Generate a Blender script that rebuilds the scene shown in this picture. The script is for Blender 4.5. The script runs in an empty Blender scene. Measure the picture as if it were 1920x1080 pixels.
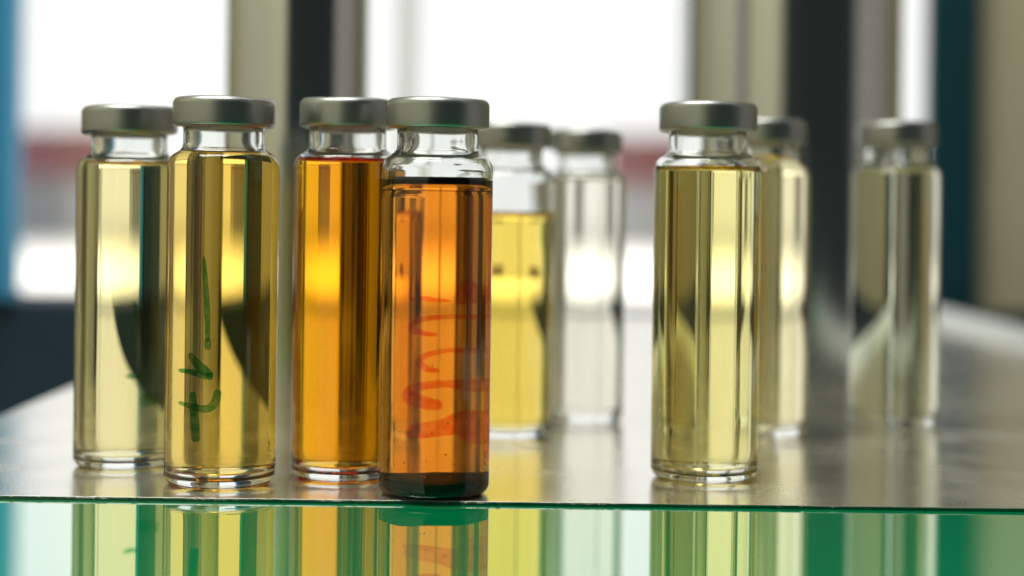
import bpy, bmesh, math, random
from mathutils import Vector, Matrix
random.seed(7)
S = bpy.context.scene
COL = S.collection
MM = 0.001

# ------------------------------------------------------------------ camera
F = 3000.0            # focal length in photo pixels (1920 wide)
HOR = 388.0           # photo row of the horizon
EYE = 57.5            # camera height above the counter, mm
ROLL = 0.0125
cd = bpy.data.cameras.new('camera')
cam = bpy.data.objects.new('camera', cd); COL.objects.link(cam)
cd.sensor_width = 36.0
cd.lens = 36.0 * F / 1920.0
cd.shift_y = -(540.0 - HOR) / 1920.0
cd.clip_start = 0.02; cd.clip_end = 1000.0
cam.matrix_world = Matrix.Translation((0, 0, EYE * MM)) @ Matrix.Rotation(math.radians(90), 4, 'X') @ Matrix.Rotation(ROLL, 4, 'Z')
cd.dof.use_dof = True
cd.dof.focus_distance = 0.318
cd.dof.aperture_fstop = 6.5
S.camera = cam

# ------------------------------------------------------------------ render, world
S.render.engine = 'CYCLES'
cy = S.cycles
cy.max_bounces = 40; cy.transmission_bounces = 36; cy.glossy_bounces = 12
cy.diffuse_bounces = 4; cy.transparent_max_bounces = 24; cy.volume_bounces = 0
cy.caustics_reflective = True; cy.caustics_refractive = True
cy.sample_clamp_indirect = 6.0; cy.blur_glossy = 0.3
cy.use_denoising = True
try:
    cy.denoiser = 'OPENIMAGEDENOISE'; cy.denoising_input_passes = 'RGB_ALBEDO_NORMAL'
except Exception:
    pass
S.view_settings.view_transform = 'Standard'; S.view_settings.look = 'None'
S.view_settings.exposure = 0.28; S.view_settings.gamma = 1.0
W = bpy.data.worlds.new('World'); S.world = W; W.use_nodes = True
bg = W.node_tree.nodes['Background']
bg.inputs['Color'].default_value = (0.70, 1.0, 0.95, 1); bg.inputs['Strength'].default_value = 0.026   # dim room on the camera's side

# added spot, standing in for sunlight to whiten the ground outside
ld = bpy.data.lights.new('ground_fill_spot', 'SPOT'); ld.energy = 26000; ld.spot_size = math.radians(120); ld.spot_blend = 0.6
ld.color = (1.0, 0.95, 0.86); ld.shadow_soft_size = 0.5
lo = bpy.data.objects.new('ground_fill_spot', ld); COL.objects.link(lo); lo.location = (0, 30, 16)

# unseen fill added above left of the counter, to brighten green glass and walls
la = bpy.data.lights.new('overhead_fill', 'AREA'); la.energy = 17; la.shape = 'RECTANGLE'; la.size = 0.9; la.size_y = 0.5; la.color = (1.0, 0.97, 0.88)
lao = bpy.data.objects.new('overhead_fill', la); COL.objects.link(lao); lao.location = (-0.35, 0.15, 1.35)

def at(px, py, d):
    """world x, z in mm of a photo pixel at depth d mm"""
    u = px - 960.0; v = py - HOR
    x = u + ROLL * v; y = v - ROLL * u
    return x * d / F, EYE - y * d / F

# ------------------------------------------------------------------ materials
def mat(name):
    m = bpy.data.materials.new(name); m.use_nodes = True
    nt = m.node_tree; nt.nodes.clear()
    out = nt.nodes.new('ShaderNodeOutputMaterial')
    return m, nt, out
def link(nt, a, b): nt.links.new(a, b)
def principled(name, col, rough=0.5, metal=0.0, noise=0.0, nscale=200.0, bump=0.0, bscale=2000.0, stretch=None, **kw):
    m, nt, out = mat(name)
    p = nt.nodes.new('ShaderNodeBsdfPrincipled')
    p.inputs['Base Color'].default_value = (*col, 1); p.inputs['Roughness'].default_value = rough; p.inputs['Metallic'].default_value = metal
    for k, v in kw.items(): p.inputs[k].default_value = v
    tc = nt.nodes.new('ShaderNodeTexCoord')
    vec = tc.outputs['Object']
    if stretch:
        mp = nt.nodes.new('ShaderNodeMapping'); mp.inputs['Scale'].default_value = stretch
        link(nt, vec, mp.inputs['Vector']); vec = mp.outputs['Vector']
    if noise:
        n = nt.nodes.new('ShaderNodeTexNoise'); n.inputs['Scale'].default_value = nscale; n.inputs['Detail'].default_value = 6
        link(nt, vec, n.inputs['Vector'])
        r = nt.nodes.new('ShaderNodeMapRange'); r.inputs['To Min'].default_value = 1 - noise; r.inputs['To Max'].default_value = 1 + noise
        link(nt, n.outputs['Fac'], r.inputs['Value'])
        mx = nt.nodes.new('ShaderNodeVectorMath'); mx.operation = 'SCALE'; mx.inputs[0].default_value = col
        link(nt, r.outputs['Result'], mx.inputs['Scale']); link(nt, mx.outputs['Vector'], p.inputs['Base Color'])
    if bump:
        n2 = nt.nodes.new('ShaderNodeTexNoise'); n2.inputs['Scale'].default_value = bscale; n2.inputs['Detail'].default_value = 3
        link(nt, vec, n2.inputs['Vector'])
        b = nt.nodes.new('ShaderNodeBump'); b.inputs['Strength'].default_value = bump; b.inputs['Distance'].default_value = 0.0002
        link(nt, n2.outputs['Fac'], b.inputs['Height']); link(nt, b.outputs['Normal'], p.inputs['Normal'])
    link(nt, p.outputs[0], out.inputs['Surface'])
    return m

def glass_mat():
    m, nt, out = mat('vial_glass')
    g = nt.nodes.new('ShaderNodeBsdfGlass'); g.inputs['Color'].default_value = (0.985, 0.995, 0.99, 1)
    g.inputs['Roughness'].default_value = 0.0; g.inputs['IOR'].default_value = 1.5
    link(nt, g.outputs[0], out.inputs['Surface']); return m
def liquid_mat(name, T, path=20.4):
    m, nt, out = mat(name)
    g = nt.nodes.new('ShaderNodeBsdfGlass'); g.inputs['Roughness'].default_value = 0.0
    a = nt.nodes.new('ShaderNodeAttribute'); a.attribute_name = 'interface_ior'
    link(nt, a.outputs['Fac'], g.inputs['IOR'])
    sig = [-math.log(max(t, 1e-4)) / (path * MM) for t in T]
    D = max(max(sig) * 1.02, 1.0)
    v = nt.nodes.new('ShaderNodeVolumeAbsorption')
    v.inputs['Color'].default_value = (*[1 - s / D for s in sig], 1); v.inputs['Density'].default_value = D
    link(nt, g.outputs[0], out.inputs['Surface']); link(nt, v.outputs[0], out.inputs['Volume']); return m
def ink_mat(name, tint, cover):
    """felt-pen ink: a coloured transparent film with a little body"""
    m, nt, out = mat(name)
    t = nt.nodes.new('ShaderNodeBsdfTransparent'); t.inputs['Color'].default_value = (*tint, 1)
    d = nt.nodes.new('ShaderNodeBsdfDiffuse'); d.inputs['Color'].default_value = (*[c * 0.5 for c in tint], 1)
    mx = nt.nodes.new('ShaderNodeMixShader'); mx.inputs[0].default_value = 0.12
    link(nt, t.outputs[0], mx.inputs[1]); link(nt, d.outputs[0], mx.inputs[2])
    t2 = nt.nodes.new('ShaderNodeBsdfTransparent')
    tc = nt.nodes.new('ShaderNodeTexCoord'); n = nt.nodes.new('ShaderNodeTexNoise'); n.inputs['Scale'].default_value = 700
    link(nt, tc.outputs['Object'], n.inputs['Vector'])
    r = nt.nodes.new('ShaderNodeMapRange'); r.inputs['From Min'].default_value = 0.3; r.inputs['From Max'].default_value = 0.6
    r.inputs['To Min'].default_value = cover - 0.3; r.inputs['To Max'].default_value = cover
    link(nt, n.outputs['Fac'], r.inputs['Value'])
    m2 = nt.nodes.new('ShaderNodeMixShader'); link(nt, r.outputs['Result'], m2.inputs[0])
    link(nt, t2.outputs[0], m2.inputs[1]); link(nt, mx.outputs[0], m2.inputs[2])
    link(nt, m2.outputs[0], out.inputs['Surface']); return m
def polish_mat(name, base, fac, rough, gcol=(1, 1, 1), bump=0.0, bscale=1500):
    """a hard body colour under a strongly reflecting polish"""
    m, nt, out = mat(name)
    d = nt.nodes.new('ShaderNodeBsdfDiffuse'); d.inputs['Color'].default_value = (*base, 1)
    g = nt.nodes.new('ShaderNodeBsdfGlossy'); g.inputs['Roughness'].default_value = rough; g.inputs['Color'].default_value = (*gcol, 1)
    lw = nt.nodes.new('ShaderNodeLayerWeight'); lw.inputs['Blend'].default_value = 0.5
    r = nt.nodes.new('ShaderNodeMapRange'); r.inputs['From Min'].default_value = 0.0; r.inputs['From Max'].default_value = 0.85
    r.inputs['To Min'].default_value = 0.06; r.inputs['To Max'].default_value = fac
    link(nt, lw.outputs['Facing'], r.inputs['Value'])
    mx = nt.nodes.new('ShaderNodeMixShader'); link(nt, r.outputs['Result'], mx.inputs[0])
    link(nt, d.outputs[0], mx.inputs[1]); link(nt, g.outputs[0], mx.inputs[2])
    if bump:
        tc = nt.nodes.new('ShaderNodeTexCoord'); n = nt.nodes.new('ShaderNodeTexNoise'); n.inputs['Scale'].default_value = bscale; n.inputs['Detail'].default_value = 3
        link(nt, tc.outputs['Object'], n.inputs['Vector'])
        n3 = nt.nodes.new('ShaderNodeTexNoise'); n3.inputs['Scale'].default_value = 45; n3.inputs['Detail'].default_value = 8
        link(nt, tc.outputs['Object'], n3.inputs['Vector'])
        r3 = nt.nodes.new('ShaderNodeMapRange'); r3.inputs['From Min'].default_value = 0.3; r3.inputs['From Max'].default_value = 0.7
        r3.inputs['To Min'].default_value = rough * 0.72; r3.inputs['To Max'].default_value = rough * 1.3
        link(nt, n3.outputs['Fac'], r3.inputs['Value']); link(nt, r3.outputs['Result'], g.inputs['Roughness'])
        b = nt.nodes.new('ShaderNodeBump'); b.inputs['Strength'].default_value = bump; b.inputs['Distance'].default_value = 0.0001
        link(nt, n.outputs['Fac'], b.inputs['Height']); link(nt, b.outputs['Normal'], g.inputs['Normal'])
    link(nt, mx.outputs[0], out.inputs['Surface']); return m
def emit_mat(name, col, s):
    m, nt, out = mat(name)
    e = nt.nodes.new('ShaderNodeEmission'); e.inputs['Color'].default_value = (*col, 1); e.inputs['Strength'].default_value = s
    link(nt, e.outputs[0], out.inputs['Surface']); return m
def pane_mat():
    m, nt, out = mat('window_glass')
    t = nt.nodes.new('ShaderNodeBsdfTransparent'); t.inputs['Color'].default_value = (0.985, 0.99, 0.985, 1)
    g = nt.nodes.new('ShaderNodeBsdfGlossy'); g.inputs['Roughness'].default_value = 0.02
    mx = nt.nodes.new('ShaderNodeMixShader'); mx.inputs[0].default_value = 0.04
    link(nt, t.outputs[0], mx.inputs[1]); link(nt, g.outputs[0], mx.inputs[2]); link(nt, mx.outputs[0], out.inputs['Surface']); return m

GLASS = glass_mat()
CAPM = principled('brushed_aluminium', (0.36, 0.38, 0.37), 0.36, 1.0, noise=0.10, nscale=900, bump=0.06, bscale=1200, stretch=(1, 1, 6))
SATIN = polish_mat('satin_glass_top', (0.36, 0.35, 0.27), 0.86, 0.23, (1.0, 0.99, 0.965), bump=0.35, bscale=1400)
GREEN = polish_mat('polished_green_glass', (0.0, 0.44, 0.15), 0.80, 0.004)
GREENEDGE = principled('green_glass_edge', (0.0, 0.045, 0.02), 0.2, noise=0.5, nscale=900)
RAILM = principled('pale_trim', (0.75, 0.80, 0.82), 0.35, noise=0.04)
PIERM = principled('grey_green_paint', (0.78, 0.77, 0.60), 0.5, noise=0.06, nscale=30)
WALLM = principled('beige_wall_paint', (0.52, 0.48, 0.33), 0.6, noise=0.06, nscale=25)
NAVYM = principled('dark_navy_panel', (0.006, 0.03, 0.055), 0.7, noise=0.2, nscale=20)
BLUEM = principled('blue_frame_paint', (0.05, 0.37, 0.68), 0.4, noise=0.1, nscale=20)
TEALM = principled('dark_teal_frame', (0.005, 0.05, 0.068), 0.4, noise=0.1, nscale=20)
CREAMM = principled('pale_frame', (0.80, 0.84, 0.86), 0.4)
CHROME = principled('polished_steel', (0.60, 0.61, 0.60), 0.15, 1.0, noise=0.12, nscale=40, stretch=(1, 1, 0.2))
LILACM = principled('pale_lilac_paint', (0.66, 0.62, 0.66), 0.6, noise=0.05, nscale=20)
BLACKM = principled('black_lacquer', (0.010, 0.022, 0.022), 0.22, noise=0.2, nscale=30)
DARKM = principled('dark_plastic', (0.02, 0.03, 0.025), 0.4)
SKYM = emit_mat('sky_glow', (1.0, 0.998, 0.985), 0.93)
GROUNDM = principled('pale_ground', (0.85, 0.84, 0.82), 0.9, noise=0.04, nscale=0.5)
ROOFM = principled('red_roof_tiles', (0.30, 0.09, 0.085), 0.8, noise=0.15, nscale=3)
HOUSEM = principled('grey_render', (0.52, 0.53, 0.54), 0.9, noise=0.05, nscale=1)
PANEM = pane_mat()
BUBBLEM, _nt, _o = mat('air_bubble')
_g = _nt.nodes.new('ShaderNodeBsdfGlass'); _g.inputs['Roughness'].default_value = 0; _g.inputs['IOR'].default_value = 1 / 1.36; _nt.links.new(_g.outputs[0], _o.inputs['Surface'])
RUBBER = principled('grey_rubber', (0.45, 0.46, 0.44), 0.6)
SEDM = principled('black_sediment', (0.002, 0.0015, 0.001), 1.0, noise=0.3, nscale=1500, **{'Specular IOR Level': 0.0})
FILMM = principled('dark_settled_film', (0.006, 0.003, 0.002), 0.6, noise=0.4, nscale=900, **{'Specular IOR Level': 0.12})

# ------------------------------------------------------------------ object helpers
def obj(name, bm, m, parent=None, smooth=False):
    me = bpy.data.meshes.new(name); bm.to_mesh(me); bm.free()
    if m: me.materials.append(m)
    if smooth:
        for p in me.polygons: p.use_smooth = True
    o = bpy.data.objects.new(name, me); COL.objects.link(o)
    if parent: o.parent = parent
    return o
def empty(name, label, cat, loc=(0, 0, 0), group=None, kind=None):
    o = bpy.data.objects.new(name, None); COL.objects.link(o); o.location = loc; o.empty_display_size = 0.01
    return tag(o, label, cat, group, kind)
def tag(o, label=None, cat=None, group=None, kind=None):
    if label: o['label'] = label
    if cat: o['category'] = cat
    if group: o['group'] = group
    if kind: o['kind'] = kind
    return o
def box(bm, x0, x1, y0, y1, z0, z1, bevel=0.0, k=MM):
    t = bmesh.new(); bmesh.ops.create_cube(t, size=1.0)
    for v in t.verts:
        v.co = Vector(((x0 + x1) / 2 + v.co.x * (x1 - x0), (y0 + y1) / 2 + v.co.y * (y1 - y0), (z0 + z1) / 2 + v.co.z * (z1 - z0))) * k
    if bevel: bmesh.ops.bevel(t, geom=t.edges[:], offset=bevel * k, segments=3, affect='EDGES', profile=0.5)
    me = bpy.data.meshes.new('t'); t.to_mesh(me); t.free(); bm.from_mesh(me); bpy.data.meshes.remove(me)
    return bm
def lathe(prof, seg=96, vals=None, flip=False):
    """revolve (r, z) mm; returns bmesh. vals: one float per profile segment stored on faces as interface_ior"""
    bm = bmesh.new()
    lay = bm.faces.layers.float.new('interface_ior') if vals else None
    rings = []
    for r, z in prof:
        if r < 1e-6: rings.append([bm.verts.new((0, 0, z * MM))])
        else: rings.append([bm.verts.new((r * MM * math.cos(2 * math.pi * i / seg), r * MM * math.sin(2 * math.pi * i / seg), z * MM)) for i in range(seg)])
    for k in range(len(prof) - 1):
        a, b = rings[k], rings[k + 1]
        for i in range(seg):
            j = (i + 1) % seg
            if len(a) == 1: vs = [a[0], b[j], b[i]]
            elif len(b) == 1: vs = [a[i], a[j], b[0]]
            else: vs = [a[i], a[j], b[j], b[i]]
            if flip: vs = vs[::-1]
            f = bm.faces.new(vs)
            if vals: f[lay] = vals[k]
    return bm
def arc(cx, cz, rx, rz, a0, a1, n):
    return [(cx + rx * math.cos(math.radians(a0 + (a1 - a0) * i / n)), cz + rz * math.sin(math.radians(a0 + (a1 - a0) * i / n))) for i in range(n + 1)]

# ------------------------------------------------------------------ the vial's shape (mm)
R, RI = 11.2, 10.2
NG, NL = 1.5, 1.36
OUT = [(0, 0.9), (4.0, 0.8), (7.0, 0.35), (8.6, 0.0)] + arc(8.9, 2.3, 2.3, 2.3, -88, 0, 9) + [(R, 8), (R, 20), (R, 40), (R, 60), (R, 66.2)] + \
      arc(9.0, 66.2, 2.2, 3.0, 6, 72, 9) + [(9.3, 69.35), (8.7, 69.75), (8.3, 70.3), (8.1, 71.1), (8.1, 72.0), (8.1, 73.6), (8.15, 74.4), (8.5, 75.0), (8.5, 77.5)]
INN = [(0, 3.3), (6.5, 3.1)] + arc(8.0, 5.1, 2.2, 2.2, -80, 0, 7) + [(RI, 8), (RI, 20), (RI, 40), (RI, 60), (RI, 65.8)] + \
      arc(8.0, 65.8, 2.2, 2.7, 8, 75, 8) + [(7.6, 68.8), (6.9, 69.8), (6.5, 71.0), (6.4, 72.0), (6.4, 75.2)]
CAP = [(8.3, 75.2), (8.7, 74.75), (9.5, 74.6)] + arc(9.5, 75.4, 0.75, 0.75, -80, 0, 5) + [(10.25, 77.0), (10.25, 79.3)] + \
      arc(8.95, 79.3, 1.3, 1.5, 8, 90, 8) + [(8.2, 80.75), (5.0, 80.7), (3.6, 80.6), (3.4, 80.2), (0, 80.1)]

def inner_r(z, INN=INN):
    for (r0, z0), (r1, z1) in zip(INN[1:], INN[2:]):
        if z0 <= z <= z1 and z1 > z0: return r0 + (r1 - r0) * (z - z0) / (z1 - z0)
    return RI
INN_LOW = [(r, z - 1.95) if z < 5.3 else (r, z) for r, z in INN]      # the amber vial's thinner bottom
def liquid_profile(level, INN=INN):
    men = 1.0                                   # height the liquid climbs up the wall
    top = level + men
    wall = [p for p in INN if p[1] < top - 0.05]
    prof = wall + [(inner_r(top), top)]
    nwall = len(prof) - 1
    rt = inner_r(top)
    for q in (0.12, 0.3, 0.6, 1.0, 1.6, 2.4, 3.4):
        prof.append((rt - q, level + men * math.exp(-q / 0.75)))
    prof.append((0, level))
    vals = [NL / NG] * nwall + [NL] * (len(prof) - 1 - nwall)
    return prof, vals, top

def inv_alpha(t, n=1.37):
    f = lambda q: 2 * math.asin(q / n) - math.asin(q)
    if abs(t) <= 0.75: return f(t)
    return math.copysign(f(0.75) + (abs(t) - 0.75) * 0.75, t)

def ribbon(pts, widths):
    """smooth polyline of (px, py) -> list of left/right pixel points"""
    P = []
    n = len(pts)
    for i in range(n - 1):
        p0 = Vector(pts[max(i - 1, 0)]); p1 = Vector(pts[i]); p2 = Vector(pts[i + 1]); p3 = Vector(pts[min(i + 2, n - 1)])
        for k in range(8):
            t = k / 8
            q = 0.5 * ((2 * p1) + (p2 - p0) * t + (2 * p0 - 5 * p1 + 4 * p2 - p3) * t * t + (3 * p1 - p0 - 3 * p2 + p3) * t ** 3)
            P.append((q, widths[i] + (widths[i + 1] - widths[i]) * t))
    P.append((Vector(pts[-1]), widths[-1]))
    L = []
    for i, (q, w) in enumerate(P):
        d = (P[min(i + 1, len(P) - 1)][0] - P[max(i - 1, 0)][0])
        if d.length < 1e-6: d = Vector((1, 0))
        d.normalize(); nn = Vector((-d.y, d.x))
        e = min(1.0, 0.55 + 0.45 * min(i, len(P) - 1 - i) / 2)
        L.append((q + nn * w / 2 * e, q - nn * w / 2 * e))
    return L

VIALS = {}
def make_vial(key, px, d, H, level, T, label, scale=1.0):
    x, _ = at(px, 600, d)
    hs = H / 81.0; level = level / hs
    root = empty('glass_vial', label, 'vial', (x * MM, d * MM, 0), 'sealed glass vials standing on the counter')
    root.scale = (scale, scale, hs)
    prof, vals, top = liquid_profile(level, INN_LOW if key == 'd' else INN)
    inner = [(inner_r(top), top)] + [p for p in INN if p[1] > top + 0.05]
    bm = lathe(OUT, 128)
    b2 = lathe(inner, 128, flip=True); me = bpy.data.meshes.new('t'); b2.to_mesh(me); b2.free(); bm.from_mesh(me); bpy.data.meshes.remove(me)
    obj('glass_body', bm, GLASS, root, True)
    cb = lathe(CAP, 96)
    ph = random.uniform(0, 6); tx, ty = random.uniform(-.012, .012), random.uniform(-.012, .012)
    for v in cb.verts:                          # crimped by hand: a little out of true
        a = math.atan2(v.co.y, v.co.x)
        k = 1 + 0.006 * math.sin(2 * a + ph) + 0.003 * math.sin(5 * a + 2 * ph)
        v.co.x *= k; v.co.y *= k
        v.co.z += v.co.x * tx + v.co.y * ty + 0.00007 * math.sin(3 * a + ph)
    obj('cap', cb, CAPM, root, True)
    obj('stopper', lathe([(0, 75.25), (8.4, 75.25), (8.4, 77.6), (0, 77.6)], 48), RUBBER, root)
    obj('liquid', lathe(prof, 128, vals), liquid_mat('liquid_' + key, T), root, True)
    VIALS[key] = (root, x, d, scale, hs)
    return root, level

def add_mark(key, strokes, m, name='pen_mark', back=True):
    root, x, d, sc, hs = VIALS[key]
    rr = R * sc
    ax = math.atan2(d, x)                         # direction away from the camera
    for pts, ws in strokes:
        L = ribbon(pts, [w * 1.35 for w in ws])
        bm = bmesh.new(); prev = None
        for a, b in L:
            row = []
            for q in (a, a * 0.5 + b * 0.5, b):
                u = q.x - 960 + ROLL * (q.y - HOR); v = (q.y - HOR) - ROLL * (q.x - 960)
                dd = d + (rr if back else -rr) * 0.8
                t = (u * d / F - x) / rr
                z = EYE - v * dd / F
                if back: ang = ax - inv_alpha(t)
                else: ang = ax + math.pi + math.asin(max(-0.99, min(0.99, t)))
                ro = rr + 0.03
                row.append(bm.verts.new((ro * math.cos(ang) / sc * MM, ro * math.sin(ang) / sc * MM, z / hs * MM)))
            if prev:
                for k in range(2): bm.faces.new((prev[k], prev[k + 1], row[k + 1], row[k]))
            prev = row
        o = obj(name, bm, m, root, True)

# ------------------------------------------------------------------ outdoors beyond the window
bm = bmesh.new()
prev = None
for i in range(33):
    a = math.radians(-10 + 200 * i / 32)
    row = [bm.verts.new((90 * math.cos(a), 10 + 90 * math.sin(a), -6)), bm.verts.new((90 * math.cos(a), 10 + 90 * math.sin(a), 60)),
           bm.verts.new((45 * math.cos(a), 10 + 45 * math.sin(a), 85)), bm.verts.new((4 * math.cos(a), 10 + 4 * math.sin(a), 92))]
    if prev:
        for k in range(3): bm.faces.new((prev[k], prev[k + 1], row[k + 1], row[k]))
    prev = row
tag(obj('sky', bm, SKYM), kind='structure')
bm = bmesh.new(); box(bm, -80, 80, 1.5, 99, -1.5, -1.2, k=1.0)
tag(obj('ground', bm, GROUNDM), kind='structure')

def house(px0, px1, label, d=52.0):
    x0 = (px0 - 960) / F * d; x1 = (px1 - 960) / F * d
    root = empty('house', label, 'house', ((x0 + x1) / 2, d + 2, -1.2))
    w = (x1 - x0) / 2
    zt = 0.059 - (341 - HOR) / F * d + 1.2
    zr = 0.059 - (244 - HOR) / F * d + 1.2
    b = bmesh.new(); box(b, -w + .15, w - .15, -2, 4, 0, zt, k=1.0); obj('wall', b, HOUSEM, root)
    b = bmesh.new()
    for (xa, y, z) in ((-w, -2.35, zt - .03), (w, -2.35, zt - .03), (w, 1, zr), (-w, 1, zr), (-w, 4.35, zt - .03), (w, 4.35, zt - .03)):
        b.verts.new((xa, y, z))
    b.verts.ensure_lookup_table(); v = b.verts
    b.faces.new((v[0], v[1], v[2], v[3])); b.faces.new((v[3], v[2], v[5], v[4])); b.faces.new((v[0], v[3], v[4])); b.faces.new((v[1], v[5], v[2])); b.faces.new((v[0], v[4], v[5], v[1]))
    obj('roof', b, ROOFM, root)
house(-420, 150, 'red roofed low house outside, behind the left vials')
house(1150, 1560, 'red roofed low house outside, right of the middle vials')

# ------------------------------------------------------------------ window wall at the far end of the counter
WY = 900.0; SILL = 2.0
def wx(px): return (px - 960) * WY / F
A0 = wx(38); AB = A0 - 140; C1 = wx(1725); C2 = wx(1822)
ZT = 700.0
bm = bmesh.new()
box(bm, -3000, AB, WY, WY + 90, SILL + .5, 1800)        # left of the window
box(bm, C2, 3000, WY - 3, WY + 90, SILL + .5, 1800)       # right of the window
box(bm, AB, C2, WY, WY + 90, ZT, 1800)                  # above the window
tag(obj('wall', bm, WALLM), kind='structure')
bm = bmesh.new(); box(bm, -3000, 3000, WY - 6, WY + 90, -900, SILL - .1)
tag(obj('wall', bm, NAVYM), kind='structure')
win = empty('window', 'wide bright window with a blue left frame behind the vials', 'window', (0, WY * MM, 0))
def wpart(name, m, x0, x1, y0, y1, z0, z1, bevel=0, parent=None):
    b = bmesh.new(); box(b, x0, x1, y0, y1, z0, z1, bevel); return obj(name, b, m, parent or win)
wpart('frame', BLUEM, A0 - 16, A0, -12, 4, SILL + .5, ZT - 1, 2)
wpart('jamb', NAVYM, AB + .5, A0 - 16.2, -30, 4, SILL + .5, ZT - 1, 2)
wpart('sill', CREAMM, -136, C1, -7, 60, SILL, SILL + .4)
wpart('mullion', CREAMM, wx(742), wx(768), 4, 50, SILL + .5, ZT - 1, 1)
wpart('frame', TEALM, C1, C2 - .5, -14, -4, SILL + .5, ZT - 1, 2)
wpart('pane', PANEM, AB + 1, wx(742) - .1, 28, 32, SILL + .5, ZT - 1)
wpart('pane', PANEM, wx(768) + .1, C2 - .6, 28, 32, SILL + .5, ZT - 1)

def column(name, cat, m, px0, px1, d, label, z1=560):
    x0 = (px0 - 960) * d / F; x1 = (px1 - 960) * d / F
    r = (x1 - x0) / 2 * 0.985
    sh = obj(name, lathe([(0, 0.03), (r - .4, 0.03), (r - .1, .15), (r, .4), (r, .6), (r, 2), (r, 100), (r, 200), (r, 400), (r, z1 - 2), (r, z1), (0, z1)], 192), m)
    sh.location = ((x0 + x1) / 2 * MM, d * MM, 0)
    tag(sh, label, cat, 'polished steel columns standing on the counter')
    for p in sh.data.polygons: p.use_smooth = abs(p.normal.z) < 0.3
column('steel_column', 'column', CHROME, 421, 692, 455, 'slimmer polished steel column behind the orange vial')
column('steel_column', 'column', CHROME, 1265, 1686, 575, 'thick polished steel column behind the right vials')
# the rest of the room that the polished columns and the caps mirror
bm = bmesh.new()
box(bm, -1300, -1250, -900, WY - 7, -900, 1800)
box(bm, -1250, -350, -900, -850, -900, 1800)
tag(obj('wall', bm, PIERM), kind='structure')
bm = bmesh.new(); box(bm, 1250, 1300, -100, WY - 7, -900, 1800)
tag(obj('wall', bm, LILACM), kind='structure')

# ------------------------------------------------------------------ counter
EDGE = 312.0
tab = empty('counter', 'grey satin glass counter with a polished green front edge under the vials', 'counter', (0, 0, 0))
b = bmesh.new(); box(b, -136, 220, EDGE, WY - 8, -0.7, 0.0, 0.06); obj('satin_top', b, SATIN, tab)
b = bmesh.new(); box(b, -136, 220, 180, WY - 8, -9, -0.72); obj('green_glass_plate', b, GREEN, tab)
b = bmesh.new(); rows = []                      # the ground edge of the sheet, slightly chipped
for i in range(713):
    x = -136 + i * 0.5
    c = random.uniform(0, .05) + (random.uniform(.1, .28) if random.random() < .035 else 0) + .03 * math.sin(i * .13)
    rows.append([b.verts.new((x * MM, (EDGE - y) * MM, z * MM)) for y, z in ((.01, -.05 - c), (.16 - c * .4, -.09 - c), (.30 - c * .5, -.30), (.34, -.715), (.01, -.715))])
for p, q in zip(rows, rows[1:]):
    for k in range(4): b.faces.new((p[k], q[k], q[k + 1], p[k + 1]))
obj('edge_trim', b, GREENEDGE, tab)
b = bmesh.new(); box(b, 220.2, 228, 180, WY - 8, -9, 7.5, 1.5); obj('side_rail', b, RAILM, tab)

# ------------------------------------------------------------------ the vials
SPEC = [
 ('a', 239, 351, 78.6, 65.0, (.98, .86, .44), 'pale yellow vial at the far left, marked in green pen, half behind the golden one', 1.0),
 ('b', 416, 330, 79.4, 66.4, (.98, .66, .13), 'golden yellow vial with green pen writing, second from the left', 1.02),
 ('c', 648, 340, 80.0, 66.0, (.97, .36, .006), 'bright orange vial just behind the brown amber vial', 1.0),
 ('d', 816.5, 321, 79.1, 61.7, (.90, .27, .018), 'brown amber vial with red pen strokes and black sediment at the bottom', 1.0),
 ('e', 953, 401, 78.4, 55.4, (.97, .72, .13), 'partly filled yellow vial behind the amber vial, liquid well below its shoulder', 1.0),
 ('f', 1095, 431, 78.5, 64.6, (.98, .95, .84), 'almost colourless vial in the middle, between two yellow vials', 0.95),
 ('g', 1323, 343.5, 80.4, 65.5, (.99, .88, .38), 'full lemon yellow vial in front on the right', 1.02),
 ('h', 1431, 408, 80.6, 70.0, (.98, .88, .54), 'dull straw coloured vial half behind the lemon yellow vial', 1.0),
 ('i', 1676, 430, 81.6, 67.5, (.97, .97, .80), 'pale olive vial at the far right, standing alone', 1.05),
]
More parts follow.
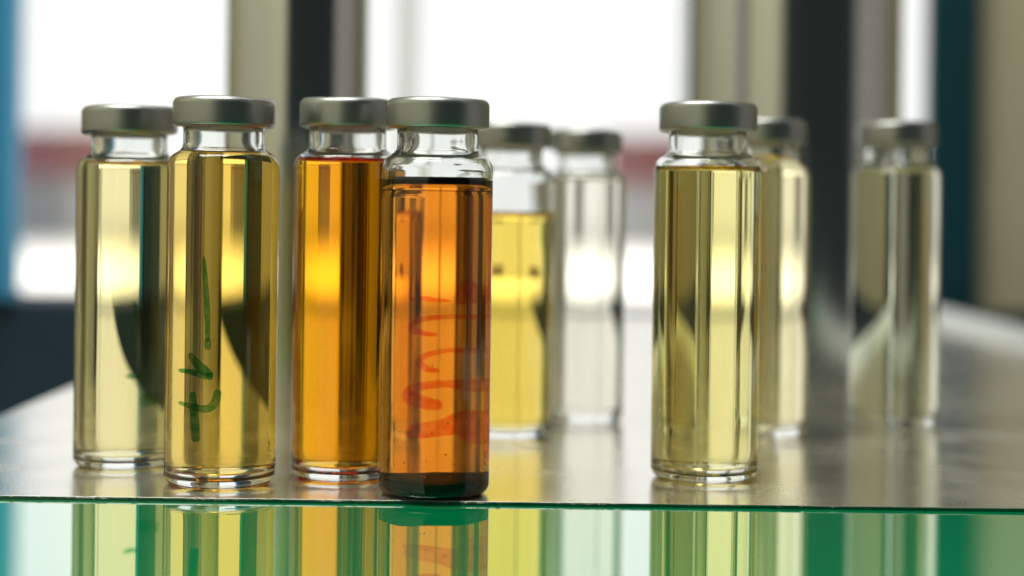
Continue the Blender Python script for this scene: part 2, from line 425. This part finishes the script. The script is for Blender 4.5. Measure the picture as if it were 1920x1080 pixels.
for key, px, d, H, level, T, label, sc in SPEC:
    root, level = make_vial(key, px, d, H, level, T, label, sc)
    if key == 'd':
        zs = 3.2
        prof = [p for p in INN_LOW if p[1] < zs - 0.05] + [(inner_r(zs, INN_LOW), zs)]
        prof = [(r * 0.997, z + 0.02) for r, z in prof]
        sb = lathe(prof + [(9.0, zs + .1), (6, zs + .2), (0, zs + .1)], 96)
        for v in sb.verts:
            if v.co.z > (zs - .3) * MM:
                a = math.atan2(v.co.y, v.co.x); v.co.z += (0.22 * math.sin(a * 2 + 1) + 0.12 * math.sin(a * 5) + random.uniform(-.07, .07)) * MM
        obj('sediment', sb, SEDM, root, True)
        fb = lathe([(9.75, zs + .32), (9.2, zs + .5), (6, zs + .58), (0, zs + .5)], 96)
        for v in fb.verts:
            a = math.atan2(v.co.y, v.co.x); v.co.z += (0.22 * math.sin(a * 2 + 1) + 0.12 * math.sin(a * 5) + random.uniform(-.05, .05)) * MM
        obj('settled_film', fb, FILMM, root, True)
        bb = bmesh.new()
        for k in range(16):                      # tiny bubbles clinging inside the glass
            a = -math.pi / 2 + random.uniform(-1.1, .5); q = random.uniform(.1, .22) * MM; rr = (RI - .12) * MM - q
            bmesh.ops.create_icosphere(bb, subdivisions=2, radius=q, matrix=Matrix.Translation((rr * math.cos(a), rr * math.sin(a), random.choice((random.uniform(4.5, 9), random.uniform(4.5, 30))) * MM)))
        tag(obj('bubbles', bb, BUBBLEM, root, True), kind='stuff')
        # dark ring on the wall at the liquid's surface, in the sediment's black
        ring = [(RI - .02, level + 0.0), (RI - .02, level + 1.5), (RI - .35, level + 1.45), (RI - 0.9, level + .55), (RI - 0.5, level + 0.2), (RI - .02, level)]
        obj('surface_ring', lathe(ring, 96), SEDM, root, True)

REDINK = ink_mat('red_pen_ink', (0.94, 0.18, 0.06), 0.75)
GREENINK = ink_mat('green_pen_ink', (0.05, 0.42, 0.20), 0.9)
add_mark('d', [
 ([(762, 560), (790, 557), (815, 560), (850, 562)], [5, 7, 6, 3]),
 ([(868, 568), (878, 545), (890, 540), (900, 560), (916, 557)], [16, 24, 24, 12, 8]),
 ([(822, 625), (790, 622), (764, 612), (785, 597), (840, 592), (917, 593)], [4, 8, 10, 8, 6, 8]),
 ([(826, 692), (800, 688), (782, 676), (800, 662), (845, 654), (917, 656)], [4, 9, 11, 8, 6, 9]),
 ([(832, 756), (800, 752), (758, 738), (780, 722), (840, 716), (917, 722)], [10, 18, 20, 12, 10, 20]),
 ([(755, 806), (790, 802), (830, 797), (866, 790), (890, 796), (917, 802)], [16, 22, 22, 32, 46, 48]),
], REDINK)
add_mark('b', [
 ([(384, 480), (388, 540), (390, 590), (391, 640)], [4, 7, 8, 6]),
 ([(385, 643), (397, 643)], [16, 16]),
 ([(338, 694), (362, 696), (384, 702), (400, 704)], [5, 8, 10, 9]),
 ([(358, 662), (372, 680), (386, 694), (398, 704)], [7, 12, 14, 10]),
 ([(364, 733), (366, 765), (368, 800), (370, 826)], [8, 11, 12, 12]),
 ([(338, 754), (362, 760), (388, 764), (404, 752), (409, 728)], [5, 8, 11, 12, 10]),
], GREENINK, back=False)
add_mark('a', [
 ([(236, 700), (250, 704), (264, 702)], [5, 7, 5]),
 ([(264, 752), (284, 746), (306, 744)], [14, 18, 16]),
 ([(252, 560), (262, 600), (270, 640)], [5, 7, 5]),
], GREENINK)
